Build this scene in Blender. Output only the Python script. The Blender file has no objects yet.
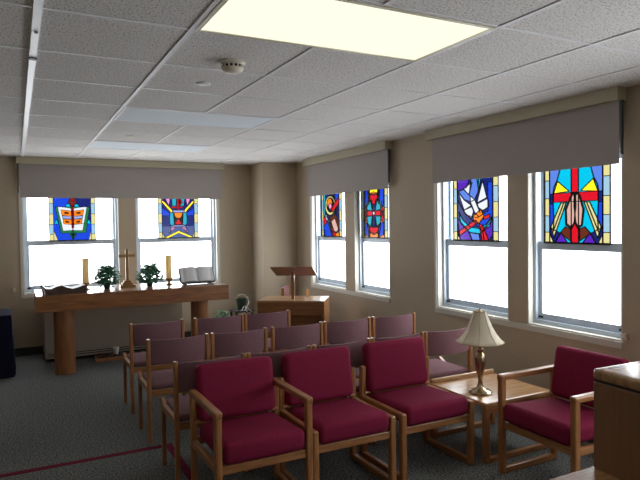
import bpy, bmesh, math, random
from mathutils import Vector, Matrix
from math import pi, sin, cos
random.seed(7)
S = bpy.context.scene
COL = S.collection

# ---------------------------------------------------------------- camera
YAW, PITCH, ROLL, F = 0.479281, 0.0282238, -0.0140804, 586.07
fw = Vector((sin(YAW)*cos(PITCH), cos(YAW)*cos(PITCH), -sin(PITCH)))
rt = Vector((cos(YAW), -sin(YAW), 0)); up = rt.cross(fw)
r2 = rt*cos(ROLL) + up*sin(ROLL); u2 = -rt*sin(ROLL) + up*cos(ROLL)
cd = bpy.data.cameras.new('camera'); cam = bpy.data.objects.new('camera', cd); COL.objects.link(cam)
cd.sensor_width = 36; cd.lens = F/640*36; cd.clip_start = .05
cam.matrix_world = Matrix(((r2.x, u2.x, -fw.x, 0), (r2.y, u2.y, -fw.y, 0), (r2.z, u2.z, -fw.z, 1.5766), (0, 0, 0, 1)))
S.camera = cam
# ---------------------------------------------------------------- light levels
DAY = 6.5            # glow of the daylit frosted panes
LAMP = .84          # fluorescent diffuser that is switched on
w = bpy.data.worlds.new('world'); S.world = w; w.use_nodes = True
w.node_tree.nodes['Background'].inputs[0].default_value = (.85, .93, 1, 1)
w.node_tree.nodes['Background'].inputs[1].default_value = 1.0
vs = S.view_settings
vs.view_transform = 'Standard'; vs.look = 'None'; vs.gamma = 1; vs.use_curve_mapping = False
vs.exposure = 0.45

# ---------------------------------------------------------------- materials
def mat(name, col, rough=.6, metal=0, coat=0, spec=None):
    m = bpy.data.materials.new(name); m.use_nodes = True
    b = m.node_tree.nodes['Principled BSDF']
    b.inputs['Base Color'].default_value = (*col, 1); b.inputs['Roughness'].default_value = rough
    b.inputs['Metallic'].default_value = metal; b.inputs['Coat Weight'].default_value = coat
    b.inputs['Coat Roughness'].default_value = .15
    if spec is not None: b.inputs['Specular IOR Level'].default_value = spec
    return m
def noisy(name, c1, c2, scale=50, rough=.8, bump=0, dist=.01, detail=4, stretch=(1, 1, 1), coat=0, p=(.35, .65), spec=None, coords='Object'):
    m = mat(name, c1, rough, coat=coat, spec=spec); t = m.node_tree; b = t.nodes['Principled BSDF']
    tc = t.nodes.new('ShaderNodeTexCoord'); mp = t.nodes.new('ShaderNodeMapping'); mp.inputs['Scale'].default_value = stretch
    n = t.nodes.new('ShaderNodeTexNoise'); n.inputs['Scale'].default_value = scale; n.inputs['Detail'].default_value = detail
    r = t.nodes.new('ShaderNodeValToRGB'); r.color_ramp.elements[0].position = p[0]; r.color_ramp.elements[1].position = p[1]
    r.color_ramp.elements[0].color = (*c1, 1); r.color_ramp.elements[1].color = (*c2, 1)
    L = t.links.new; L(tc.outputs[coords], mp.inputs[0]); L(mp.outputs[0], n.inputs['Vector']); L(n.outputs[0], r.inputs[0]); L(r.outputs[0], b.inputs['Base Color'])
    if bump:
        bp = t.nodes.new('ShaderNodeBump'); bp.inputs['Strength'].default_value = bump; bp.inputs['Distance'].default_value = dist
        L(n.outputs[0], bp.inputs['Height']); L(bp.outputs[0], b.inputs['Normal'])
    return m
def wood(name, c1, c2, axis='x', rough=.38, coat=.25):
    st = {'x': (1, 9, 9), 'y': (9, 1, 9), 'z': (9, 9, 1)}[axis]
    return noisy(name, c1, c2, 5.5, rough, detail=7, stretch=st, coat=coat, p=(.32, .68))
def emis(name, col, e):
    m = bpy.data.materials.new(name); m.use_nodes = True; t = m.node_tree
    t.nodes.remove(t.nodes['Principled BSDF']); n = t.nodes.new('ShaderNodeEmission')
    n.inputs[0].default_value = (*col, 1); n.inputs[1].default_value = e
    t.links.new(n.outputs[0], t.nodes['Material Output'].inputs[0]); return m
def glass(name, col):
    m = bpy.data.materials.new(name); m.use_nodes = True; t = m.node_tree
    t.nodes.remove(t.nodes['Principled BSDF']); a = t.nodes.new('ShaderNodeBsdfTransparent'); g = t.nodes.new('ShaderNodeBsdfGlossy')
    a.inputs[0].default_value = (*[v*.28 for v in col], 1); g.inputs['Roughness'].default_value = .15; mx = t.nodes.new('ShaderNodeMixShader'); mx.inputs[0].default_value = .04
    t.links.new(a.outputs[0], mx.inputs[1]); t.links.new(g.outputs[0], mx.inputs[2]); t.links.new(mx.outputs[0], t.nodes['Material Output'].inputs[0]); return m

M_wall = noisy('painted_wall', (.46, .38, .275), (.49, .405, .295), 60, .75, .15, .002)
M_carpet = noisy('carpet', (.03, .032, .032), (.30, .31, .295), 90, .98, .8, .01, detail=8, p=(.36, .66), spec=.1)
M_line = noisy('carpet_inlay', (.13, .012, .03), (.20, .02, .05), 200, .95, .4, .004, spec=.1)
M_base = mat('vinyl_base', (.05, .05, .05), .5)
M_trim = mat('window_trim', (.62, .60, .54), .45)
M_sash = mat('sash_aluminium', (.52, .60, .69), .4, .1)
M_groove = mat('sash_gasket', (.06, .07, .08), .6)
M_pane = emis('daylit_frosted_pane', (.93, .97, 1), DAY)
M_val = mat('valance_beige', (.50, .46, .33), .5)
M_shade = noisy('shade_fabric', (.36, .325, .31), (.41, .37, .35), 300, .85)
M_tee = mat('ceiling_tee', (.80, .80, .82), .5)
M_tee2 = mat('surface_raceway', (.8, .8, .83), .35)
M_lit = emis('lit_diffuser', (1, .96, .74), LAMP)
M_unlit = mat('acrylic_diffuser', (.80, .87, .93), .8, spec=.2)
M_trof = mat('troffer_frame', (.62, .58, .42), .4)
M_oakx = wood('oak_x', (.29, .115, .036), (.46, .21, .08), 'x')
M_oaky = wood('oak_y', (.29, .115, .036), (.46, .21, .08), 'y')
M_oakz = wood('oak_z', (.29, .115, .036), (.46, .21, .08), 'z')
M_altar = wood('altar_oak', (.20, .075, .025), (.34, .14, .05), 'x', .3, .6)
M_altz = wood('altar_leg_oak', (.22, .085, .03), (.34, .14, .05), 'z', .35, .3)
M_lect = wood('lectern_oak', (.20, .075, .025), (.30, .12, .045), 'x', .35, .4)
M_desk = wood('desk_oak', (.30, .15, .06), (.46, .26, .12), 'x', .25, .6)
M_tab = wood('table_oak', (.40, .21, .085), (.55, .32, .15), 'x', .25, .6)
M_burg = noisy('burgundy_fabric', (.185, .012, .042), (.255, .019, .062), 260, .8, .25, .002, spec=.12)
M_burg.node_tree.nodes['Principled BSDF'].inputs['Sheen Weight'].default_value = .0
M_mauve = noisy('mauve_fabric', (.17, .083, .098), (.25, .132, .147), 220, .9, .25, .002, spec=.2)
M_brass = mat('brass', (.34, .21, .09), .3, 1)
M_abr = mat('antique_brass', (.50, .40, .25), .25, 1)
M_linen = noisy('lampshade_linen', (.75, .66, .50), (.82, .73, .57), 200, .8)
M_seam = mat('lampshade_trim', (.55, .45, .30), .8)
M_candle = mat('candle_wax', (.80, .62, .34), .5)
M_candle.node_tree.nodes['Principled BSDF'].inputs['Subsurface Weight'].default_value = 1
M_candle.node_tree.nodes['Principled BSDF'].inputs['Subsurface Radius'].default_value = (.06, .04, .02)
M_candle.node_tree.nodes['Principled BSDF'].inputs['Subsurface Scale'].default_value = .6
M_wick = mat('wick', (.03, .03, .03), .9)
M_leaf = noisy('leaf_green', (.03, .13, .07), (.11, .33, .17), 30, .45, spec=.5)
M_pot = mat('green_pot', (.02, .045, .03), .35)
M_page = mat('page', (.66, .66, .66), .7)
M_ink = mat('printed_text', (.36, .37, .39), .8)
M_blk = mat('black_leather', (.015, .015, .018), .4)
M_brown = noisy('brown_leather', (.05, .028, .02), (.09, .05, .035), 30, .45)
M_navy = noisy('navy_cloth', (.008, .008, .022), (.014, .014, .035), 60, .9, spec=.1)
M_cover = mat('heater_enamel', (.33, .28, .22), .5)
M_dark = mat('dark_recess', (.02, .02, .02), .8)
M_white = mat('white_plastic', (.75, .75, .75), .4)
M_ivory = mat('ivory_plastic', (.74, .70, .58), .4)
M_stone = noisy('dark_pebble', (.012, .014, .014), (.05, .05, .05), 20, .5)
M_steel = mat('screw_steel', (.7, .68, .62), .25, 1)
M_lead = mat('lead_came', (.012, .012, .014), .6)

def wax():
    t = M_candle.node_tree; b = t.nodes['Principled BSDF']; b.inputs['Subsurface Weight'].default_value = 0
    tr = t.nodes.new('ShaderNodeBsdfTranslucent'); tr.inputs[0].default_value = (.95, .80, .52, 1); mx = t.nodes.new('ShaderNodeMixShader'); mx.inputs[0].default_value = .5
    t.links.new(b.outputs[0], mx.inputs[1]); t.links.new(tr.outputs[0], mx.inputs[2]); t.links.new(mx.outputs[0], t.nodes['Material Output'].inputs[0])
wax()
def ceiling_mat():
    m = noisy('acoustic_tile', (.40, .38, .365), (.82, .80, .78), 100, .95, .5, .006, detail=5, p=(.36, .47), spec=.1)
    return m
M_ceil = ceiling_mat()

# ---------------------------------------------------------------- mesh helpers
class MB:
    def __init__(s): s.bm = bmesh.new(); s.mi = 0
    def box(s, x0, x1, y0, y1, z0, z1, rot=None, bev=0, seg=2):
        r = bmesh.ops.create_cube(s.bm, size=1)['verts']
        c = Vector(((x0+x1)/2, (y0+y1)/2, (z0+z1)/2))
        for v in r:
            v.co = Vector((v.co.x*(x1-x0), v.co.y*(y1-y0), v.co.z*(z1-z0)))
            if rot: v.co = rot @ v.co
            v.co += c
        fs = {f for v in r for f in v.link_faces}
        for f in fs: f.material_index = s.mi
        if bev:
            es = list({e for v in r for e in v.link_edges})
            bmesh.ops.bevel(s.bm, geom=es, offset=bev, segments=seg, profile=.5, affect='EDGES')
        return s
    def cyl(s, x, y, z0, z1, r, n=24, r1=None): return s.lathe([(0, z0), (r, z0), (r if r1 is None else r1, z1), (0, z1)], x, y, n)
    def lathe(s, prof, x=0, y=0, n=24, f=None):
        rings = []
        for (r, z) in prof:
            if r < 1e-6: rings.append([s.bm.verts.new((x, y, z))])
            else: rings.append([s.bm.verts.new((x+(f(k, z) if f else 1)*r*cos(2*pi*k/n), y+(f(k, z) if f else 1)*r*sin(2*pi*k/n), z)) for k in range(n)])
        for a, b in zip(rings, rings[1:]):
            for k in range(n):
                k2 = (k+1) % n
                if len(a) == 1 and len(b) == 1: continue
                if len(a) == 1: q = (a[0], b[k2], b[k])
                elif len(b) == 1: q = (a[k], a[k2], b[0])
                else: q = (a[k], a[k2], b[k2], b[k])
                s.bm.faces.new(q).material_index = s.mi
        return s
    def tube(s, pts, r, n=8, closed=False):
        pts = [Vector(p) for p in pts]; rings = []
        for i, p in enumerate(pts):
            d = (pts[min(i+1, len(pts)-1)]-pts[max(i-1, 0)]).normalized()
            a = d.cross(Vector((0, 0, 1)) if abs(d.z) < .9 else Vector((1, 0, 0))).normalized(); b = d.cross(a)
            rr = r[i] if isinstance(r, (list, tuple)) else r
            rings.append([s.bm.verts.new(p+rr*(a*cos(2*pi*k/n)+b*sin(2*pi*k/n))) for k in range(n)])
        for A, B in zip(rings, rings[1:]):
            for k in range(n): s.bm.faces.new((A[k], A[(k+1) % n], B[(k+1) % n], B[k])).material_index = s.mi
        s.bm.faces.new(rings[0][::-1]); s.bm.faces.new(rings[-1])
        return s
    def prism(s, pts, z0, z1, plane='xy'):
        def P(a, b, c): return {'xy': (a, b, c), 'xz': (a, c, b), 'yz': (c, a, b)}[plane]
        A = [s.bm.verts.new(P(a, b, z0)) for a, b in pts]; B = [s.bm.verts.new(P(a, b, z1)) for a, b in pts]
        n = len(pts)
        for k in range(n): s.bm.faces.new((A[k], A[(k+1) % n], B[(k+1) % n], B[k])).material_index = s.mi
        s.bm.faces.new(A[::-1]).material_index = s.mi; s.bm.faces.new(B).material_index = s.mi
        return s
    def quad(s, *p):
        s.bm.faces.new([s.bm.verts.new(q) for q in p]).material_index = s.mi; return s
    def out(s, name, m, parent=None, smooth=False, loc=None, mats=None, fix=True):
        if fix: bmesh.ops.recalc_face_normals(s.bm, faces=s.bm.faces)
        me = bpy.data.meshes.new(name); s.bm.to_mesh(me); s.bm.free()
        for mm in (mats or [m]): me.materials.append(mm)
        if smooth:
            for p in me.polygons: p.use_smooth = True
            try: me.set_sharp_from_angle(angle=.7)
            except Exception: pass
        o = bpy.data.objects.new(name, me); COL.objects.link(o)
        if parent: o.parent = parent
        if loc: o.location = loc
        return o
def tag(o, label=None, cat=None, group=None, kind=None):
    if label: o['label'] = label
    if cat: o['category'] = cat
    if group: o['group'] = group
    if kind: o['kind'] = kind
    return o
def thing(name, label, cat, loc=(0, 0, 0), rz=0, group=None, kind=None):
    o = bpy.data.objects.new(name, None); COL.objects.link(o); o.location = loc; o.rotation_euler = (0, 0, rz)
    o.empty_display_size = .1
    return tag(o, label, cat, group, kind)
def dup(root, loc, rz, label, group=None):
    r = root.copy(); COL.objects.link(r); r.location = loc; r.rotation_euler = (0, 0, rz); r['label'] = label
    if group: r['group'] = group
    for ch in list(root.children):
        c = ch.copy(); COL.objects.link(c); c.parent = r
        for g in ch.children:
            d = g.copy(); COL.objects.link(d); d.parent = c
    return r
def B(*a, **k): return MB().box(*a, **k)
def st(name, mb, m, **k): return tag(mb.out(name, m, **k), kind='structure')

# ---------------------------------------------------------------- room shell
XL, XR, YF, YB, H = -2.2, 3.58, -1.6, 8.06, 2.44
T = .22
st('floor', B(XL-T, XR+T, YF-T, YB+T, -.1, 0), M_carpet)
st('ceiling', B(XL-T, XR+T, YF-T, YB+T, H, H+.1), M_ceil)
st('wall_left', B(XL-T, XL, YF-T, YB+T, 0, H), M_wall)
st('wall_front', B(XL, XR+T, YF-T, YF, 0, H), M_wall)
Z0, Z1 = .755, 2.06       # window opening heights
def wall_with_openings(name, axis, a0, a1, ops, q0, q1):
    mb = MB()
    def bx(u0, u1, z0, z1):
        if u1-u0 < 1e-4: return
        if axis == 'x': mb.box(u0, u1, q0, q1, z0, z1)
        else: mb.box(q0, q1, u0, u1, z0, z1)
    bx(a0, a1, 0, Z0); bx(a0, a1, Z1, H)
    e = [a0]+[v for o in sorted(ops) for v in o]+[a1]
    for k in range(0, len(e), 2): bx(e[k], e[k+1], Z0, Z1)
    return st(name, mb, M_wall)
BACK = [(.075, 1.215), (1.425, 2.55)]
RIGHT = [(-.23, .64), (.84, 1.66), (2.525, 3.345), (3.545, 4.46), (5.26, 6.0), (6.21, 7.13)]
wall_with_openings('wall_back', 'x', XL, XR+T, BACK, YB, YB+T)
wall_with_openings('wall_right', 'y', YF, YB, RIGHT, XR, XR+T)
st('wall_column', B(3.06, XR, 7.6, YB, 0, H), M_wall)
st('baseboard_back', B(XL, 3.06, YB-.012, YB, 0, .1), M_base)
st('baseboard_right', B(XR-.012, XR, YF, 7.6, 0, .1), M_base)
st('baseboard_column', MB().box(3.048, 3.06, 7.588, YB-.012, 0, .1).box(3.06, XR-.012, 7.588, 7.6, 0, .1), M_base)
st('baseboard_left', B(XL, XL+.012, YF, YB, 0, .1), M_base)
# suspended grid
g = MB(); gx = .102; gy = 2.568; U = .61
k = -4
while gx+U*k < XR:
    x = gx+U*k
    if x > XL and k != 0:
        if k == 2:
            for y0, y1 in ((YF, 1.958), (2.568, 4.398), (5.008, 6.228), (6.838, YB)): g.box(x-.012, x+.012, y0, y1, H-.005, H)
        else: g.box(x-.012, x+.012, YF, YB, H-.005, H)
    k += 1
k = -7
while gy+U*k < YB:
    y = gy+U*k
    if y > YF: g.box(XL, XR, y-.008, y+.008, H-.0035, H)
    k += 1
st('trim_1', g, M_tee)
st('trim_2', B(gx-.018, gx+.014, YF, YB-.11, H-.012, H), M_tee2)
for q in ((.102, 3.3), (.102, 2.85)): st('trim_3' if q[1] > 3 else 'trim_4', MB().cyl(q[0], q[1], H-.018, H-.012, .02 if q[1] > 3 else .008, 16), M_base)
# maroon inlay in the carpet
st('trim_5', MB().box(XL, .965, 4.185, 4.235, 0, .003).box(.915, .965, YF, 4.185, 0, .003), M_line)

# ---------------------------------------------------------------- windows, built in local space: u along wall, d outward, z up
def frame_basis(axis):
    # returns function (u, d, z) -> world
    if axis == 'x': return lambda u, d, z: (u, YB+d, z)
    return lambda u, d, z: (XR+d, u, z)
def wbox(mb, P, u0, u1, d0, d1, z0, z1):
    a = P(u0, d0, z0); b = P(u1, d1, z1)
    return mb.box(min(a[0], b[0]), max(a[0], b[0]), min(a[1], b[1]), max(a[1], b[1]), z0, z1)
def ring(P, u0, u1, z0, z1, t, d0, d1, tb=None, tt=None):
    mb = MB(); tb = tb or t; tt = tt or t
    wbox(mb, P, u0, u0+t, d0, d1, z0, z1); wbox(mb, P, u1-t, u1, d0, d1, z0, z1)
    wbox(mb, P, u0+t, u1-t, d0, d1, z0, z0+tb); wbox(mb, P, u0+t, u1-t, d0, d1, z1-tt, z1)
    return mb
ZR = 1.385
def window(n, axis, u0, u1):
    P = frame_basis(axis)
    w = tag(bpy.data.objects.new('window_%d' % n, None), kind='structure'); COL.objects.link(w)
    w.location = P((u0+u1)/2, .1, Z0); base = Vector(w.location)
    def put(mb, name, m, par=None):
        bmesh.ops.translate(mb.bm, verts=mb.bm.verts, vec=-base)
        o = mb.out(name, m, w if par is None else par); return o
    put(ring(P, u0, u1, Z0, Z1, .012, .0, .2, .012), 'jamb', M_trim)
    put(ring(P, u0+.012, u1-.012, Z0+.012, Z1-.012, .026, .055, .19, .030), 'frame', M_sash)
    a, b = u0+.038, u1-.038
    s1 = put(ring(P, a, b, ZR-.02, Z1-.04, .026, .120, .152), 'upper_sash', M_sash)
    mb = MB(); wbox(mb, P, a+.026, b-.026, .134, .140, ZR+.006, Z1-.066); put(mb, 'pane', M_pane, s1)
    s2 = put(ring(P, a, b, Z0+.042, ZR+.026, .036, .083, .116, .050, .062), 'lower_sash', M_sash)
    mb = MB(); wbox(mb, P, a+.036, b-.036, .096, .102, Z0+.092, ZR-.034); put(mb, 'pane', M_pane, s2)
    mb = MB()
    for uu in (a+.004, b-.044): wbox(mb, P, uu, uu+.04, .076, .083, Z0+.056, Z0+.072)
    put(mb, 'tilt_latch', M_blk, s2)
    return w
for n, (a, b) in enumerate(BACK): window(n+1, 'x', a, b)
for n, (a, b) in enumerate(RIGHT): window(n+3, 'y', a, b)
# white casings round each pair (proud of the wall)
def casing(n, axis, u0, u1, t0, t1):
    P = frame_basis(axis); mb = MB()
    if t0: wbox(mb, P, u0-t0, u0, -.010, 0, Z0-.045, Z1+.03)
    if t1: wbox(mb, P, u1, u1+t1, -.010, 0, Z0-.045, Z1+.03)
    wbox(mb, P, u0, u1, -.012, 0, Z0-.045, Z0); wbox(mb, P, u0, u1, -.010, 0, Z1, Z1+.03)
    st('trim_%d' % n, mb, M_trim)
casing(6, 'x', BACK[0][0], BACK[1][1], .03, .03)
casing(7, 'y', RIGHT[2][0], RIGHT[3][1], 0, .03)
casing(8, 'y', RIGHT[4][0], RIGHT[5][1], 0, .03)
casing(9, 'y', RIGHT[0][0], RIGHT[1][1], 0, .03)

# ---------------------------------------------------------------- roller shades in their valances
def shade(axis, u0, u1, f0, f1, label, near=None):
    P = frame_basis(axis); mid = (u0+u1)/2
    t = thing('roller_shade', label, 'window shade', P(mid, -.06, 1.94), group='roller shades'); base = Vector(t.location)
    def put(mb, name, m):
        bmesh.ops.translate(mb.bm, verts=mb.bm.verts, vec=-base); return mb.out(name, m, t)
    mb = MB(); wbox(mb, P, u0, u1, -.10, -.001, 2.352, H-.001); put(mb, 'valance', M_val)
    mb = MB(); wbox(mb, P, f0, f1, -.062, -.059, 1.965, 2.352); put(mb, 'shade_fabric', M_shade)
    mb = MB(); wbox(mb, P, f0, f1, -.066, -.055, 1.94, 1.965); put(mb, 'hem_bar', M_shade)
    mb = MB(); wbox(mb, P, f0-.022, f0-.012, -.07, -.05, 2.0, 2.352)
    put(mb, 'side_bracket', M_groove)
    return t
shade('x', .03, 2.63, .062, 2.60, 'wide grey roller shade half lowered over the altar windows')
shade('y', 2.495, 4.50, 2.507, 4.44, 'grey roller shade half lowered over the two windows behind the table lamp')
shade('y', 5.185, 7.17, 5.19, 7.10, 'grey roller shade half lowered over the two windows by the lectern')
shade('y', -.30, 1.76, -.25, 1.70, 'grey roller shade half lowered over the pair of windows beside the oak desk')
def holder(axis, u, z, label):
    P = frame_basis(axis); t = thing('chain_holder', label, 'chain holder', P(u, -.001, z), group='shade chain holders')
    mb = MB().box(-.012, .012, -.012, .012, -.022, .022, bev=.004); mb.out('bracket', M_ivory, t)
    mb = MB(); mb.tube([(0, -.012, .01), (0, -.03, .01)] if axis == 'x' else [(-.012, 0, .01), (-.03, 0, .01)], .012, 12); mb.out('spool', M_ivory, t)
    t.location = P(u, -.013, z)
holder('x', -.03, .82, 'small ivory chain holder on the wall left of the altar windows')
holder('y', 2.49, .80, 'small ivory chain holder on the wall above the burgundy corner chair')

# ---------------------------------------------------------------- stained glass panels
Y_, LB, W_ = (.38, .33, .14), (.17, .27, .33), (.40, .40, .43)
BLU, NAV, CYA, RED, ORG, GRN = (.005, .03, .33), (.004, .008, .08), (.0, .26, .38), (.36, .003, .01), (.52, .12, .005), (.006, .10, .03)
PER, PUR, PNK, TEA, BRN, SKN = (.055, .11, .36), (.05, .008, .22), (.45, .16, .30), (.01, .19, .25), (.07, .012, .006), (.36, .21, .17)
YEL, SLA, BLK, LAV = (.75, .52, .01), (.035, .05, .14), (.003, .003, .006), (.18, .20, .40)
def ell(cx, cy, rx, ry, n=20): return [(cx+rx*cos(2*pi*k/n), cy+ry*sin(2*pi*k/n)) for k in range(n)]
def mir(c, L): return [(2*c-x, y) for x, y in L]
def sp(c, col, L): return [(col, L), (col, mir(c, L))]
def panel(axis, cu, wdt, X0, X1, YT, YBt, bl, br, polys, label, flip):
    """X0..X1, YT..YBt drawing frame of the design; bl/br inner edges of the side borders"""
    P = frame_basis(axis)
    zb, zv, zt = 1.403, 1.95, 2.02
    sc = (zv-zb)/(YBt-YT)
    def uv(x, y):
        a = (x-X0)/(X1-X0)-.5
        return ((-a if flip else a)*wdt, (YBt-y)*sc)
    YTT = YT-(zt-zv)/sc
    hs = (YBt-YT)
    base = []
    for (xa, xb) in ((X0, bl), (br, X1)):
        n = 5; cs = [LB, Y_]
        ys = [YTT, YT+.13*hs, YT+.38*hs, YT+.62*hs, YT+.85*hs, YBt]
        for i in range(5): base.append(((Y_, LB)[i % 2], [(xa, ys[i]), (xb, ys[i]), (xb, ys[i+1]), (xa, ys[i+1])]))
    # stretch anything touching the visible top up to the hidden top edge
    pl = [(c, [(x, (YTT if y < YT+6 else y)) for x, y in L]) for c, L in polys]
    allp = base+pl
    t = thing('stained_glass_panel', label, 'stained glass', P(cu*(1.004 if axis == 'y' else 1), .066, zb), group='stained glass panels')
    if axis == 'y': t.rotation_euler = (0, 0, pi/2)
    # local frame: x = along wall (u for both), y = depth
    cols = []; bm = bmesh.new(); nx, ny = 104, 112
    hgt = zt-zb
    vs_ = [[bm.verts.new((-wdt/2+wdt*i/nx, 0, hgt*j/ny)) for i in range(nx+1)] for j in range(ny+1)]
    def inside(L, x, y):
        c = False; n = len(L)
        for i in range(n):
            x1, y1 = L[i]; x2, y2 = L[(i+1) % n]
            if (y1 > y) != (y2 > y) and x < (x2-x1)*(y-y1)/(y2-y1)+x1: c = not c
        return c
    P2 = [(c, [uv(x, y) for x, y in L]) for c, L in allp]
    for c, _ in P2:
        if c not in cols: cols.append(c)
    for j in range(ny):
        for i in range(nx):
            x = -wdt/2+wdt*(i+.5)/nx; z = hgt*(j+.5)/ny; col = NAV
            for c, L in P2:
                if inside(L, x, z): col = c
            if col not in cols: cols.append(col)
            f = bm.faces.new((vs_[j][i], vs_[j][i+1], vs_[j+1][i+1], vs_[j+1][i])); f.material_index = cols.index(col)
    me = bpy.data.meshes.new('stained_glass'); bm.to_mesh(me); bm.free()
    for c in cols:
        key = 'glass_%02d_%02d_%02d' % tuple(int(99*v) for v in c)
        me.materials.append(bpy.data.materials.get(key) or glass(key, c))
    o = bpy.data.objects.new('glass_mosaic', me); COL.objects.link(o); o.parent = t
    mb = MB(); r = .0030; seen = set()
    for n, (c, L) in enumerate(P2):
        for i in range(len(L)):
            a, b = L[i], L[(i+1) % len(L)]
            key = tuple(sorted(((round(a[0], 3), round(a[1], 3)), (round(b[0], 3), round(b[1], 3)))))
            if key in seen: continue
            seen.add(key); a = Vector((a[0], a[1])); b = Vector((b[0], b[1])); d = b-a
            # skip bits hidden by a later piece
            m = (a+b)/2; nrm = Vector((-d.y, d.x)).normalized()*.004 if d.length > 1e-5 else Vector((0, 0))
            if any(inside(L2, m.x+nrm.x, m.y+nrm.y) and inside(L2, m.x-nrm.x, m.y-nrm.y) for _, L2 in P2[n+1:]) and d.length < .05: continue
            if d.length < 1e-4: continue
            ang = math.atan2(d.y, d.x)
            mb.box(m.x-d.length/2-r, m.x+d.length/2+r, -.004, .004, m.y-r, m.y+r, rot=Matrix.Rotation(-ang, 3, 'Y'))
    mb.out('lead_came', M_lead, t)
    mb = MB(); hw = wdt/2
    for q in ((-hw-.006, -hw, -.006, hgt), (hw, hw+.006, -.006, hgt), (-hw, hw, -.006, 0), (-hw, hw, hgt, hgt+.006)):
        mb.box(q[0], q[1], -.006, .006, q[2], q[3])
    mb.out('border_frame', M_lead, t)
    return t
# book
A = [(BLU, [(57, 58), (215, 58), (215, 405), (57, 405)]), (NAV, [(215, 58), (370, 58), (370, 270), (215, 270)]), (BLU, [(215, 270), (370, 270), (370, 405), (215, 405)]),
     (Y_, [(57, 320), (57, 405), (92, 405)]), (Y_, [(370, 320), (370, 405), (345, 405)])]
A += sp(215, CYA, [(160, 118), (190, 104), (200, 132), (160, 132)]) + sp(215, CYA, [(60, 270), (82, 232), (98, 270)])
A += [(GRN, [(74, 132), (116, 343), (200, 345), (215, 395), (232, 345), (325, 343), (358, 132)])]
A += sp(215, W_, [(92, 128), (198, 142), (213, 165), (213, 322), (133, 326)]) + sp(215, LAV, [(128, 204), (205, 213), (205, 230), (134, 226)])
A += sp(215, ORG, [(120, 155), (202, 165), (205, 206), (128, 200)]) + sp(215, ORG, [(135, 230), (205, 235), (207, 276), (141, 270)])
A += sp(215, BRN, [(150, 172), (180, 176), (180, 190), (150, 187)]) + sp(215, BRN, [(155, 245), (183, 248), (183, 260), (155, 257)])
A += [(BRN, [(215, 62), (255, 98), (215, 135), (178, 98)]), (RED, [(206, 58), (224, 58), (224, 302), (206, 302)]), (PNK, [(215, 88), (224, 98), (215, 108), (206, 98)]),
      (GRN, [(215, 322), (242, 360), (215, 398), (188, 360)]), (BLK, [(215, 340), (228, 360), (215, 378), (202, 360)])]
panel('x', .655, .545, 22, 405, 58, 405, 57, 370, A, 'stained glass panel of an open book on a blue ground', False)
# chalice
c = 313
Bd = [(NAV, [(195, 62), (428, 62), (428, 350), (195, 350)]), (SLA, [(195, 262), (428, 262), (428, 350), (195, 350)])]
Bd += sp(c, BLU, [(195, 130), (252, 165), (252, 188), (195, 185)]) + sp(c, PNK, [(203, 62), (262, 62), (246, 115)]) + sp(c, YEL, [(190, 82), (206, 78), (276, 155), (262, 165)])
Bd += sp(c, TEA, [(250, 165), (285, 165), (282, 250), (262, 262), (250, 240)]) + sp(c, TEA, [(264, 62), (300, 62), (300, 115), (270, 118)])
Bd += [(BLK, [(276, 165), (350, 165), (344, 250), (282, 250)]), (ORG, [(276, 165), (350, 165), (333, 198), (313, 208), (293, 198)]), (RED, [(313, 206), (340, 252), (286, 252)]),
       (LAV, [(270, 148), (360, 148), (360, 163), (270, 163)]),
       (RED, [(305, 62), (319, 62), (319, 145), (305, 145)]), (RED, [(262, 120), (345, 120), (345, 132), (262, 132)]), (RED, [(319, 68), (340, 72), (346, 88), (338, 105), (319, 108)]), (BLK, [(322, 78), (333, 82), (335, 92), (322, 98)]),
       (LAV, [(265, 255), (360, 255), (387, 310), (372, 310), (350, 268), (274, 268), (250, 310), (238, 310)])]
Bd += sp(c, PNK, [(262, 272), (292, 272), (246, 315)])
Bd += [(YEL, [(313, 298), (420, 345), (400, 350), (313, 314), (232, 350), (212, 345)]), (Y_, [(195, 310), (195, 350), (215, 350)]), (Y_, [(428, 310), (428, 350), (410, 350)])]
panel('x', 2.015, .555, 168, 460, 62, 350, 195, 430, Bd, 'stained glass panel of an orange chalice under a red cross sign', False)
# face with arcs
Cd = [(NAV, [(84, 100), (196, 100), (196, 392), (84, 392)]), (TEA, [(84, 100), (102, 100), (96, 240), (84, 262)]), (BLK, ell(140, 180, 46, 76)), (Y_, ell(134, 176, 38, 66)), (BLK, ell(136, 172, 27, 52)), (ORG, ell(130, 158, 20, 32)), (PNK, ell(134, 180, 12, 20)),
      (BLU, [(170, 100), (196, 100), (196, 125), (170, 150)]), (RED, [(196, 118), (196, 165), (152, 222), (138, 205), (168, 160)]), (RED, [(84, 262), (106, 250), (118, 278), (84, 318)]),
      (BLU, [(84, 320), (118, 282), (148, 392), (96, 392)]), (CYA, [(112, 278), (124, 276), (158, 392), (144, 392)]), (W_, [(94, 246), (108, 240), (122, 276), (108, 284)]),
      (BRN, [(128, 262), (170, 232), (196, 300), (196, 350), (158, 362)]), (SKN, [(140, 290), (166, 262), (192, 340), (176, 362), (160, 352)]), (RED, [(126, 292), (168, 368), (172, 392), (152, 392)]), (ORG, [(168, 370), (196, 360), (196, 392), (174, 392)])]
panel('y', 6.66, .55, 68, 216, 100, 392, 84, 198, Cd, 'stained glass panel of swirling cream and red arcs, nearest the lectern', True)
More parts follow.
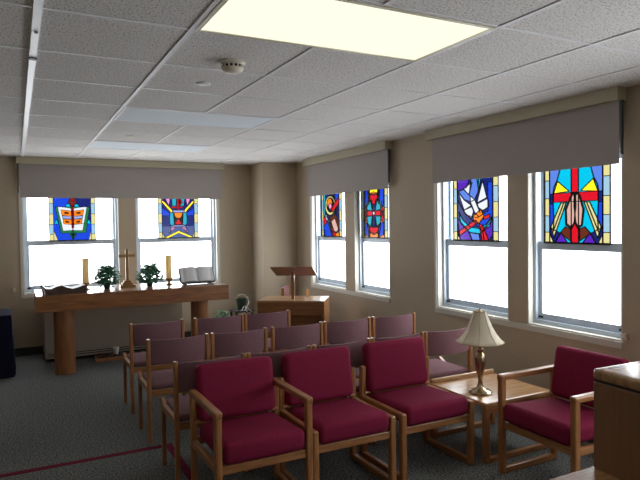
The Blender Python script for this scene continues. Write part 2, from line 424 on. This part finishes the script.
# symmetrical red cross
c = 445
D = [(ORG, [(372, 88), (520, 88), (520, 408), (372, 408)])]
D += sp(c, BLU, [(372, 88), (405, 88), (412, 180), (376, 200)]) + sp(c, PER, [(398, 88), (414, 88), (420, 165), (406, 175)]) + sp(c, BLU, [(374, 300), (394, 310), (410, 402), (376, 385)]) + sp(c, SLA, [(394, 310), (408, 325), (416, 400), (408, 402)])
D += sp(c, RED, [(380, 195), (395, 215), (395, 285), (380, 300), (374, 250)])
D += [(BLK, [(414, 112), (476, 112), (495, 200), (505, 245), (490, 310), (470, 375), (420, 375), (400, 310), (385, 245), (395, 200)]), (YEL, [(414, 88), (476, 88), (476, 112), (445, 98), (414, 112)]),
      (RED, [(412, 120), (478, 120), (478, 148), (458, 154), (458, 180), (432, 180), (432, 154), (412, 148)]), (RED, [(412, 338), (478, 338), (478, 362), (445, 382), (412, 362)]), (ORG, [(412, 374), (445, 388), (478, 374), (478, 408), (412, 408)])]
D += sp(c, TEA, [(390, 168), (422, 160), (434, 226), (394, 218)]) + sp(c, TEA, [(394, 266), (434, 262), (424, 328), (396, 312)])
D += [(NAV, [(436, 180), (454, 180), (454, 338), (436, 338)]), (RED, [(382, 228), (508, 228), (508, 258), (382, 258)]), (W_, [(436, 234), (454, 234), (454, 252), (436, 252)])]
panel('y', 5.64, .55, 352, 545, 88, 408, 372, 522, D, 'stained glass panel with a symmetrical red cross and orange edges', True)
# dove
E_ = [(NAV, [(108, 65), (318, 65), (318, 440), (108, 440)]), (BLU, [(108, 180), (150, 260), (260, 380), (318, 290), (318, 90), (290, 90), (292, 260), (230, 300), (160, 280)]),
      (PUR, [(108, 65), (200, 65), (165, 110), (110, 130)]), (PER, [(115, 132), (150, 120), (182, 158), (200, 65), (240, 65), (236, 140), (215, 190), (190, 200), (150, 182)]), (W_, [(145, 120), (200, 80), (182, 155)]),
      (CYA, [(222, 65), (258, 65), (240, 140)]), (PUR, [(108, 300), (180, 385), (200, 440), (125, 440)]), (PUR, [(262, 385), (318, 310), (318, 400), (296, 440), (270, 440)]), (PER, [(180, 390), (240, 400), (246, 440), (200, 440)]),
      (CYA, [(118, 262), (142, 312), (190, 358), (240, 366), (285, 335), (312, 295), (302, 350), (245, 396), (180, 388), (130, 335)]),
      (W_, [(112, 130), (152, 188), (196, 224), (150, 250)]), (W_, [(148, 252), (198, 232), (208, 260), (196, 302), (160, 272)]), (W_, [(262, 75), (286, 180), (228, 210)]), (W_, [(230, 216), (292, 186), (298, 235), (262, 256), (238, 238)]),
      (W_, [(188, 162), (216, 190), (246, 268), (236, 292), (214, 265), (190, 202)]), (ORG, [(204, 290), (250, 250), (270, 290), (240, 336), (206, 312)]),
      (RED, [(113, 385), (218, 313), (234, 330), (115, 415)]), (RED, [(240, 335), (262, 345), (296, 438), (256, 438)]), (RED, [(266, 294), (302, 278), (302, 300), (266, 312)]), (Y_, [(108, 380), (108, 440), (126, 440)])]
panel('y', 3.992, .575, 83, 350, 65, 440, 108, 320, E_, 'stained glass panel of a white dove over red rays', True)
# praying hands
c = 218
Fd = [(CYA, [(75, 60), (362, 60), (362, 455), (75, 455)])]
Fd += sp(c, PER, [(75, 60), (148, 60), (120, 110), (100, 150), (95, 185), (75, 185)]) + sp(c, NAV, [(75, 185), (98, 185), (95, 240), (75, 240)]) + sp(c, BLU, [(75, 240), (96, 240), (100, 330), (96, 380), (75, 370)])
Fd += sp(c, YEL, [(122, 118), (186, 176), (98, 184)]) + sp(c, NAV, [(75, 370), (96, 380), (135, 400), (105, 455), (75, 455)]) + sp(c, Y_, [(140, 238), (156, 238), (92, 400), (82, 365)]) + sp(c, Y_, [(156, 238), (170, 236), (100, 425), (92, 400)])
Fd += sp(c, Y_, [(75, 400), (75, 455), (100, 455)]) + sp(c, PUR, [(105, 455), (140, 398), (180, 455)]) + sp(c, BRN, [(165, 366), (194, 376), (194, 442), (136, 400)])
Fd += [(RED, [(198, 60), (237, 60), (237, 455), (198, 455)]), (RED, [(95, 184), (340, 184), (339, 232), (97, 232)]),
       (BLK, [(209, 182), (227, 182), (245, 200), (267, 275), (257, 360), (233, 375), (218, 345), (201, 376), (167, 356), (165, 272), (189, 215)]),
       (SKN, [(208, 188), (214, 200), (214, 262), (218, 300), (215, 340), (200, 368), (173, 350), (171, 274), (195, 214)]),
       (SKN, [(227, 188), (241, 204), (261, 276), (253, 356), (233, 366), (222, 340), (218, 300), (223, 262), (222, 205)])]
panel('y', 2.937, .565, 45, 398, 60, 455, 75, 362, Fd, 'stained glass panel of praying hands before a red cross', True)

# ---------------------------------------------------------------- ceiling fittings
def troffer(x, y, lit, label):
    t = thing('ceiling_light', label, 'ceiling light', (x, y, H), group=None if lit else 'unlit ceiling lights')
    mb = MB(); hx, hy = .61-.012, .305-.008; b = .02; zz = (-.008, -.0005)
    mb.box(-hx, hx, -hy, -hy+b, *zz); mb.box(-hx, hx, hy-b, hy, *zz); mb.box(-hx, -hx+b, -hy+b, hy-b, *zz); mb.box(hx-b, hx, -hy+b, hy-b, *zz)
    mb.out('frame', M_trof if lit else M_tee, t)
    B(-hx+b, hx-b, -hy+b, hy-b, -.005, -.0005).out('diffuser', M_lit if lit else M_unlit, t)
troffer(1.322, 2.263, True, 'lit rectangular fluorescent ceiling light glowing pale yellow')
troffer(1.322, 4.703, False, 'unlit rectangular ceiling light, the nearer of two unlit ones')
troffer(1.322, 6.533, False, 'unlit rectangular ceiling light farthest back, near the altar shade')
t = thing('smoke_detector', 'round ivory smoke detector beside the lit ceiling light', 'smoke detector', (1.045, 2.99, H))
MB().lathe([(0, 0), (.068, 0), (.068, -.012), (.06, -.02), (0, -.02)], n=32).out('base', M_ivory, t, True)
mb = MB().lathe([(.052, -.02), (.052, -.036)], n=32); mb.out('vent_ring', M_dark, t, True)
mb = MB()
for k in range(14):
    a = 2*pi*k/14; mb.box(.054*cos(a)-.004, .054*cos(a)+.004, .054*sin(a)-.004, .054*sin(a)+.004, -.036, -.018)
mb.out('rib', M_ivory, t)
MB().lathe([(0, -.034), (.058, -.034), (.054, -.046), (.036, -.058), (0, -.062)], n=32).out('dome', M_ivory, t, True)
for x, y, l in ((1.04, 3.51, 'round white sprinkler cover plate beside the smoke detector'), (1.008, 5.84, 'small round sprinkler cover plate between the two unlit lights')):
    tag(MB().lathe([(0, 0), (.044, 0), (.044, -.004), (.038, -.009), (0, -.01)], n=32).out('sprinkler_cover', M_white if y < 4 else M_ivory, None, True, (x, y, H)), l, 'sprinkler cover', 'sprinkler covers')

# ---------------------------------------------------------------- rows of mauve chairs (face the altar, +Y)
def make_chair():
    t = thing('side_chair', '', 'chair')
    hw = .2165
    for s in (-1, 1):
        B(s*hw-.0135, s*hw+.0135, -.018, .018, 0, .76, bev=.006).out('leg', M_oakz, t)
        B(s*hw-.0135, s*hw+.0135, .345, .38, 0, .43, bev=.006).out('leg', M_oakz, t)
        mb = MB().prism([(.018, .37), (.018, .40), (.06, .415), (.30, .415), (.365, .448), (.384, .44), (.384, .41), (.345, .375)], s*hw-.0125, s*hw+.0125, 'yz')
        mb.out('side_rail', M_oaky, t)
    B(-hw+.015, hw-.015, .35, .372, .34, .385, bev=.004).out('front_rail', M_oakx, t)
    B(-hw+.015, hw-.015, -.010, .012, .34, .385, bev=.004).out('back_rail', M_oakx, t)
    mb = MB().box(-hw+.016, hw-.016, .0, .40, .385, .432, bev=.018, seg=3); mb.out('seat', M_mauve, t, True)
    # curved back panel
    n = 14; hx = hw-.016; fr = []; bk = []
    for k in range(n+1):
        x = -hx+2*hx*k/n; d = -.045*(1-(x/hx)**2)
        fr.append((x, d+.012)); bk.append((x, d-.012))
    mb = MB().prism(fr+bk[::-1], .575, .752); 
    bmesh.ops.bevel(mb.bm, geom=[e for e in mb.bm.edges if abs(e.verts[0].co.z-e.verts[1].co.z) < 1e-4 and len(e.link_faces) == 2 and any(len(f.verts) > 4 for f in e.link_faces)], offset=.007, segments=2, affect='EDGES')
    mb.out('backrest', M_mauve, t, True)
    return t
rows = [(3.51, [1.05, 1.515, 1.985, 2.45, 2.915], 'mauve oak-framed chair in the row directly behind the burgundy chairs, %s'),
        (4.30, [1.045, 1.52, 2.015, 2.485, 2.96], 'mauve oak-framed chair in the middle row, %s'),
        (5.07, [1.055, 1.605, 2.07], 'mauve oak-framed chair in the front row nearest the altar, %s')]
pos = {5: ['at its aisle (left) end', 'second from the left', 'third from the left', 'fourth from the left', 'at its window (right) end'], 3: ['standing apart at the left end', 'in the middle', 'at the right end']}
proto = None
for Y, xs, lab in rows:
    for i, x in enumerate(xs):
        if proto is None: proto = make_chair(); proto.location = (x, Y, 0); proto['label'] = lab % pos[len(xs)][i]; proto['group'] = 'mauve chairs in rows'
        else: dup(proto, (x, Y, 0), 0, lab % pos[len(xs)][i], 'mauve chairs in rows')

# ---------------------------------------------------------------- burgundy lounge chairs (built facing -Y, origin at mid floor front line)
def cushion(x0, x1, y0, y1, z0, z1, bev, crown=(0, 0), rot=None, seg=5):
    mb = MB().box(x0, x1, y0, y1, z0, z1, bev=bev, seg=seg)
    return mb
def make_lounge(arms, label, loc, rz=0, w=.518, group='burgundy lounge chairs'):
    t = thing('lounge_armchair' if arms else 'lounge_chair', label, 'chair', loc, rz, group)
    hw = w/2; q = .019; D = .50
    for s in (-1, 1):
        x0, x1 = s*hw-q, s*hw+q
        zt = .62 if arms else .42
        mb = B(x0, x1, 0, .042, 0, zt-.0, bev=.009); mb.out('leg', M_oakz, t)
        mb = B(x0, x1, D-.04, D, 0, .615, bev=.009); mb.out('leg', M_oakz, t)
        if arms: B(x0-.003, x1+.003, -.004, D+.004, .585, .622, bev=.010).out('armrest', M_oaky, t)
        zr = .378 if not arms else .292
        B(x0+.002, x1-.002, .038, D-.036, zr, zr+.04, bev=.007).out('side_rail', M_oaky, t)
        B(x0+.002, x1-.002, .038, D-.036, .0, .038, bev=.006).out('floor_rail', M_oaky, t)
    B(-hw+q, hw-q, .012, .036, .288, .332, bev=.005).out('front_rail', M_oakx, t)
    B(-hw+q, hw-q, D-.03, D-.008, .30, .345, bev=.005).out('back_rail', M_oakx, t)
    cx = hw-q-.003
    mb = MB().box(-cx, cx, -.005, D-.03, .332, .452, bev=.038, seg=5)
    for v in mb.bm.verts:
        f = max(0, 1-(v.co.x/cx)**2); yy = min(1, max(0, v.co.y/D))
        if v.co.z > .40: v.co.z += .014*f - .03*yy
    mb.out('seat', M_burg, t, True)
    # reclined back
    R = Matrix.Rotation(-.17, 3, 'X')
    mb = MB().box(-cx-.004, cx+.004, -.045, .045, -.165, .165, bev=.04, seg=5)
    for v in mb.bm.verts:
        v.co = R @ v.co; v.co += Vector((0, D-.025, .598))
    mb.out('backrest', M_burg, t, True)
    mb = MB().tube([(-hw, D-.045, .437), (hw, D-.045, .437)], .009, 8); mb.out('stretcher', M_oakx, t)
    sc = MB().tube([(hw-.065, D-.058, .44), (hw-.065, D-.072, .44)], .008, 10); sc.out('screw', M_steel, t)
    return t
make_lounge(True, 'burgundy armchair with oak arms at the left end of the burgundy row', (1.152, 2.865, 0))
make_lounge(False, 'armless burgundy chair between the armchair and the chair by the lamp table', (1.713, 2.875, 0))
make_lounge(False, 'armless burgundy chair standing against the lamp table', (2.318, 2.875, 0), w=.532)
# corner armchair facing -X : local -Y -> world -X  => rz = -90deg
make_lounge(True, 'burgundy armchair with oak arms against the right wall under the window', (2.645, 2.43, 0), -pi/2, .54)

# ---------------------------------------------------------------- lamp table and lamp
t = thing('end_table', 'low square oak end table carrying the lamp', 'table', (2.968, 3.13, 0))
hx, hy = .305, .29
B(-hx+.0, hx, -hy, hy, .368, .398, bev=.008).out('tabletop', M_tab, t)
B(-hx, hx, hy-.028, hy, .398, .428, bev=.008).out('raised_edge', M_tab, t)
for s in (-1, 1):
    y0, y1 = (s*(hy-.02)-.02, s*(hy-.02)+.02)
    for u in (-1, 1): B(u*(hx-.022)-.02, u*(hx-.022)+.02, y0, y1, 0, .368, bev=.008).out('leg', M_oakz, t)
    B(-hx+.042, hx-.042, y0+.002, y1-.002, 0, .036, bev=.006).out('floor_rail', M_oakx, t)
    B(-hx+.042, hx-.042, y0+.004, y1-.004, .325, .368, bev=.004).out('apron', M_oakx, t)
t = thing('table_lamp', 'brass table lamp with cream bell shade on the end table', 'lamp', (2.812, 3.05, .3985))
MB().lathe([(0, 0), (.078, 0), (.080, .008), (.070, .018), (.040, .028), (.024, .040), (.017, .060), (.015, .085), (.020, .11), (.029, .15), (.037, .20), (.037, .235), (.029, .262), (.017, .278), (.021, .288), (.021, .30), (.009, .306), (.008, .40), (0, .40)], n=32).out('base', M_abr, t, True)
prof = [(.160, .352), (.140, .370), (.108, .41), (.083, .455), (.063, .505), (.047, .545), (.043, .56)]
def shadef(k, z): return 1 if k % 4 == 0 else (.975 if k % 4 == 2 else .985)
o = MB().lathe(prof, n=32, f=shadef).out('lamp_shade', M_linen, t, True)
sm = o.modifiers.new('thick', 'SOLIDIFY'); sm.thickness = .003
mb = MB()
for (r, z) in (prof[0], prof[-1]): mb.tube([(r*1.005*cos(2*pi*k/32)*shadef(k % 32, z), r*1.005*sin(2*pi*k/32)*shadef(k % 32, z), z) for k in range(33)], .0035, 6)
for k in range(8):
    a = 2*pi*k/8; mb.tube([(r*1.005*cos(a), r*1.005*sin(a), z) for r, z in prof], .0022, 5)
mb.out('shade_trim', M_seam, o, True)
MB().tube([(-.043, 0, .555), (.043, 0, .555)], .002, 6).lathe([(0, .55), (.012, .552), (.012, .56), (.006, .568), (.008, .576), (0, .582)], n=12).out('finial', M_abr, t, True)
MB().lathe([(0, .40), (.015, .40), (.018, .42), (.027, .45), (.03, .47), (.022, .495), (0, .505)], n=16).out('bulb', M_white, t, True)

# ---------------------------------------------------------------- foreground desk with cabinet
t = thing('desk', 'oak desk top at the lower right edge of the picture', 'desk', (1.975, 1.03, 0))
B(-.62, .55, -.42, .33, .69, .72, bev=.008).out('desktop', M_desk, t)
for x in (-.58, .50): B(x-.015, x+.015, -.38, .29, 0, .69).out('side_panel', M_oakz, t)
B(-.565, .485, .25, .27, .28, .69).out('modesty_panel', M_oakx, t)
t = thing('desktop_cabinet', 'plain oak cabinet box with rounded top standing on the desk', 'cabinet', (1.748, 1.35, .7205), math.radians(-2))
B(.004, .72, -.36, -.004, 0, .30, bev=.003).out('body', wood('cabinet_oak', (.22, .11, .05), (.26, .13, .06), 'z', .4, .2), t)
B(0, .725, -.365, 0, .306, .345, bev=.014, seg=4).out('top', M_desk, t, True)
B(.008, .716, -.355, -.008, .30, .306).out('shadow_gap', M_dark, t)

# ---------------------------------------------------------------- altar
t = thing('altar', 'long oak altar table on two round pedestals before the back windows', 'altar', (1.19, 6.975, 0))
B(-1.022, 1.022, -.375, .375, .703, .873, bev=.004).out('tabletop', M_altar, t)
for x in (-.745, .745):
    MB().cyl(x, -.10, 0, .703, .105, 40).out('pedestal', M_altz, t, True)
AT = .8735
def candle(x, y, ht, label):
    t = thing('candle_holder', label.replace('candle', 'candle holder under the candle', 1), 'candle holder', (x, y, AT), group='brass candle holders')
    MB().lathe([(0, 0), (.048, 0), (.05, .006), (.03, .014), (.014, .026), (.014, .036), (.03, .048), (.052, .060), (.052, .066), (0, .066)], n=24).out('base', M_brass, t, True)
    MB().lathe([(.040, .066), (.044, .078), (.041, .078), (.039, .066)], n=24).out('cup', M_brass, t, True)
    t = thing('pillar_candle', label, 'candle', (x, y, AT+.0665), group='pillar candles')
    MB().lathe([(0, 0), (.036, 0), (.036, ht-.004), (.032, ht), (.015, ht-.006), (0, ht-.006)], n=24).out('wax', M_candle, t, True)
    MB().tube([(0, 0, ht-.006), (.002, 0, ht+.010)], .0018, 6).out('wick', M_wick, t)
candle(.685, 7.0, .285, 'tall cream pillar candle by the left potted plant')
candle(1.607, 7.0, .285, 'tall cream pillar candle between the right plant and the open book')
t = thing('altar_cross', 'brass standing cross on a stepped base in the middle of the altar', 'cross', (1.135, 7.02, AT))
MB().box(-.085, .085, -.05, .05, 0, .028, bev=.003).box(-.062, .062, -.038, .038, .028, .052, bev=.003).box(-.04, .04, -.028, .028, .052, .078, bev=.003).out('base', M_brass, t)
MB().box(-.017, .017, -.009, .009, .078, .44, bev=.003).box(-.092, .092, -.0085, .0085, .345, .378, bev=.003).out('cross', M_brass, t)
def leafy(name, label, loc, R, hh, pot, n=520, seed=1, group=None, zoff=.1):
    rnd = random.Random(seed)
    t = thing(name, label, 'plant', loc, group=group)
    MB().lathe([(0, 0), (pot*.72, 0), (pot, pot*1.7), (pot*1.05, pot*1.7), (pot*1.05, pot*1.85), (pot*.9, pot*1.85), (pot*.85, pot*1.6), (0, pot*1.6)], n=20).out('pot', M_pot, t, True)
    mb = MB(); sm = MB()
    for k in range(n):
        a = rnd.uniform(0, 2*pi); el = rnd.uniform(-.4, 1.4); rr = R*rnd.uniform(.3, 1.0)
        c = Vector((rr*cos(a)*cos(el), rr*.8*sin(a)*cos(el), zoff+hh*sin(el)*rnd.uniform(.5, 1)))
        if k % 6 == 0: sm.tube([(0, 0, pot*1.5), (c.x*.5, c.y*.5, max(c.z*.8, pot*1.7)), c], .0016, 4)
        d = Vector((cos(a), sin(a), rnd.uniform(-.6, .7))).normalized(); s_ = d.cross(Vector((rnd.uniform(-.4, .4), rnd.uniform(-.4, .4), 1))).normalized()
        u_ = s_.cross(d); L = rnd.uniform(.034, .055); wd = L*.42
        v = [c, c+d*L*.35+s_*wd, c+d*L*.75+s_*wd*.7, c+d*L-u_*.006, c+d*L*.75-s_*wd*.7, c+d*L*.35-s_*wd]
        m = c+d*L*.5+u_*.006
        bv = [mb.bm.verts.new(p) for p in v]; mv = mb.bm.verts.new(m)
        for i in range(6): mb.bm.faces.new((bv[i], bv[(i+1) % 6], mv))
    mb.out('foliage', M_leaf, t, fix=False); sm.out('stem', M_leaf, t)
leafy('potted_plant', 'small leafy potted plant left of the altar cross', (.905, 6.98, AT), .14, .17, .045, seed=3, group='altar plants')
leafy('potted_plant', 'small leafy potted plant right of the altar cross', (1.378, 6.98, AT), .14, .17, .045, seed=5, group='altar plants')
# open book on a low stand
t = thing('book_stand', 'low black book stand under the open white-paged book', 'book stand', (1.925, 6.93, AT))
for x in (-.15, .15): B(x-.008, x+.008, -.085, .06, 0, .02, bev=.002).out('foot', M_blk, t)
R = Matrix.Rotation(math.radians(60), 3, 'X')
mb = MB().box(-.19, .19, -.09, .08, -.004, .004)
for v in mb.bm.verts: v.co = R @ v.co + Vector((0, .02, .082))
mb.box(-.195, .195, -.075, -.022, .016, .026); mb.out('rest', M_blk, t)
t = thing('open_bible', 'large open book with pale pages tilted on a black stand', 'book', (1.925, 6.93, AT+.0275))
def book_half(s):
    pts = []
    for k in range(11):
        a = k/10; pts.append((s*a*.20, .016+.020*sin(pi*min(1, a*1.25))**.7*(1-a*.3) if k else .008))
    return pts
R2 = Matrix.Rotation(math.radians(60), 3, 'X')
mb = MB().box(-.212, .212, -.100, .100, -.006, -.001)
for v in mb.bm.verts: v.co = R2 @ v.co + Vector((0, .006, .080))
mb.out('cover', M_blk, t)
for s in (-1, 1):
    pts = book_half(s)+[(s*.20, 0), (0, 0)]
    mb = MB(); mb.prism(pts, -.095, .095, 'xz')
    for v in mb.bm.verts: v.co = R2 @ v.co + Vector((0, .006, .080))
    mb.out('page_block', M_page, t)
# limp leather book, spread open and face down
t = thing('leather_book', 'limp brown leather book lying open at the left end of the altar', 'book', (.44, 6.80, AT), math.radians(0))
top = [(-.225, .118), (-.20, .092), (-.17, .062), (-.12, .058), (-.07, .082), (-.02, .092), (.03, .066), (.08, .050), (.13, .060), (.18, .078), (.225, .082)]
mb = MB().prism(top+[(.222, .0), (-.20, .0)], -.11, .11, 'xz'); mb.out('cover', M_brown, t, True)
mb = MB().prism([(-.205, .086), (-.183, .050), (-.178, .006), (-.19, .006), (-.195, .046), (-.214, .078)], -.116, -.111, 'xz'); mb.out('page_edge', M_page, t)

# ---------------------------------------------------------------- behind / under the altar
t = thing('heater_cover', 'long beige heater cover along the back wall behind the altar', 'heater cover', (.955, 7.75, 0))
B(-.685, .92, -.30, .30, .045, .655, bev=.006).out('cabinet', M_cover, t)
mb = MB()
for k in range(2): mb.box(-.66, .895, -.303, -.300, .07+.025*k, .078+.025*k)
mb.out('grille', M_dark, t)
B(-.62, .85, -.22, .28, 0, .045).out('toe_kick', M_dark, t)
B(-.685, .92, -.285, .30, .655, .665).out('lid', M_cover, t)
t = thing('wooden_tray', 'low wooden tray of dark pebbles on the floor behind the altar', 'tray', (1.22, 7.31, 0))
MB().box(-.42, .42, -.10, .09, 0, .012).out('base', M_oakx, t)
MB().box(-.42, .42, -.10, -.085, .012, .04).box(-.42, .42, .075, .09, .012, .04).box(-.42, -.405, -.085, .075, .012, .04).box(.405, .42, -.085, .075, .012, .04).out('rim', M_oakx, t)
rnd = random.Random(2); mb = MB()
for k in range(70):
    x, y = rnd.uniform(-.38, .2), rnd.uniform(-.065, .055); r = rnd.uniform(.012, .024)
    vv = bmesh.ops.create_icosphere(mb.bm, subdivisions=1, radius=r)['verts']
    for v in vv: v.co = Vector((v.co.x*1.2+x, v.co.y+y, v.co.z*.8+.03+rnd.uniform(0, .0)+(.02 if k % 3 == 0 else 0)))
tag(mb.out('pebbles', M_stone, None, True, (1.22, 7.31, 0)), 'dark pebbles heaped in the wooden tray', 'pebbles', kind='stuff')
t = tag(MB().lathe([(0, 0), (.026, 0), (.036, .08), (.033, .08), (.024, .006), (0, .006)], n=20).out('paper_cup', M_white, None, True, (1.09+.13, 7.31, .045)), 'small white cup standing in the pebble tray', 'cup')
t.location = (1.03, 7.29, .058)
# navy draped table at the left edge
t = thing('draped_table', 'table draped to the floor in navy cloth at the left edge', 'table', (-.62, 7.25, 0))
mb = MB(); N = 60; hx, hy = .56, .30
def per(k, z):
    s_ = k/N*4; i = int(s_) % 4; f = s_-int(s_)
    p = [(-hx+2*hx*f, -hy), (hx, -hy+2*hy*f), (hx-2*hx*f, hy), (-hx, hy-2*hy*f)][i]
    o = (1-z/.66)*(.018+.014*sin(k*1.9)); q = Vector((p[0], p[1])); nn = [(0, -1), (1, 0), (0, 1), (-1, 0)][i]
    return (q.x+nn[0]*o, q.y+nn[1]*o, z)
rings = [[mb.bm.verts.new(per(k, z)) for k in range(N)] for z in (.005, .25, .45, .63, .66)]
for a, b in zip(rings, rings[1:]):
    for k in range(N): mb.bm.faces.new((a[k], a[(k+1) % N], b[(k+1) % N], b[k]))
mb.bm.faces.new(rings[-1]); mb.out('tablecloth', M_navy, t, True)
for sx in (-1, 1):
    for sy in (-1, 1): B(sx*.5-.02, sx*.5+.02, sy*.25-.02, sy*.25+.02, 0, .635).out('leg', M_oakz, t)
B(-.54, .54, -.28, .28, .635, .655).out('tabletop', M_oakx, t)
# basket with white ribbon on a stand between altar and lectern
t = thing('plant_stand', 'low dark stand under the ribboned basket', 'stand', (2.66, 7.42, 0))
B(-.13, .13, -.13, .13, .42, .44, bev=.004).out('top', M_blk, t)
for sx in (-1, 1):
    for sy in (-1, 1): B(sx*.11-.012, sx*.11+.012, sy*.11-.012, sy*.11+.012, 0, .42).out('leg', M_blk, t)
t = thing('ribboned_basket', 'small dark basket with a loop handle and white ribbon beside the altar', 'basket', (2.66, 7.42, .4405))
MB().lathe([(0, 0), (.055, 0), (.072, .15), (.066, .15), (.05, .01), (0, .01)], n=20).out('basket', M_pot, t, True)
MB().tube([(.068*cos(a), 0, .15+.055*sin(a)) for a in [pi*k/12 for k in range(13)]], .004, 6).out('handle', M_ivory, t, True)
mb = MB()
for pts in ([(.075, -.02, .17), (.085, -.05, .09), (.03, -.10, .03), (-.03, -.13, -.02)], [(.02, -.08, .06), (.06, -.12, .01), (.11, -.14, -.03)], [(.0, -.08, .05), (-.04, -.11, .0), (-.07, -.14, .01)], [(.02, -.07, .05), (.02, -.12, .0), (.04, -.15, -.04)]):
    mb.tube(pts, [.006, .008, .009, .004][:len(pts)] if len(pts) == 4 else [.006, .009, .004], 6)
mb.out('ribbon', M_white, t, True)
leafy('floor_plant', 'small leafy plant on the floor behind the right end of the altar', (2.50, 7.75, 0), .14, .20, .07, n=120, seed=9, zoff=.22)

# ---------------------------------------------------------------- lectern
t = thing('lectern', 'oak lectern cabinet with a tilted reading board near the corner windows', 'lectern', (2.895, 6.255, 0), math.radians(-36))
hx, hy = .39, .23
B(-hx, hx, -hy, hy, .68, .70, bev=.003).out('top', wood('lectern_top', (.34, .17, .07), (.46, .25, .11), 'x', .3, .5), t)
B(-hx+.002, hx-.002, -hy+.002, -hy+.022, .535, .68).out('apron', M_lect, t)
for s in (-1, 1): B(s*(hx-.012)-.012, s*(hx-.012)+.012, -hy+.022 if s < 0 else -hy+.022, hy-.002, .0, .68).out('side_panel', M_oakz, t)
B(-hx+.024, hx-.024, -hy+.10, -hy+.118, 0, .68).out('front_panel', M_lect, t)
B(-.018, .018, -.075, -.045, .70, 1.02, bev=.003).out('post', M_lect, t)
R = Matrix.Rotation(math.radians(-20), 3, 'X')
mb = MB().box(-.25, .25, -.17, .17, -.009, .009, bev=.003)
for v in mb.bm.verts: v.co = R @ v.co + Vector((0, .03, 1.015))
mb.out('reading_board', M_lect, t)
mb = MB().box(-.25, .25, .155, .17, .009, .022)
for v in mb.bm.verts: v.co = R @ v.co + Vector((0, .03, 1.015))
mb.out('book_ledge', M_lect, t)
dup(proto, (3.12, 7.0, 0), math.radians(238), 'mauve oak-framed chair alone behind the lectern', 'mauve chairs in rows')

tag(B(-.022, .022, -.015, .015, 0, .088, bev=.003).out('wooden_block', M_tab, None, loc=(3.10, 6.32, .7005)), 'small upright pale oak block standing on the lectern cabinet', 'block')
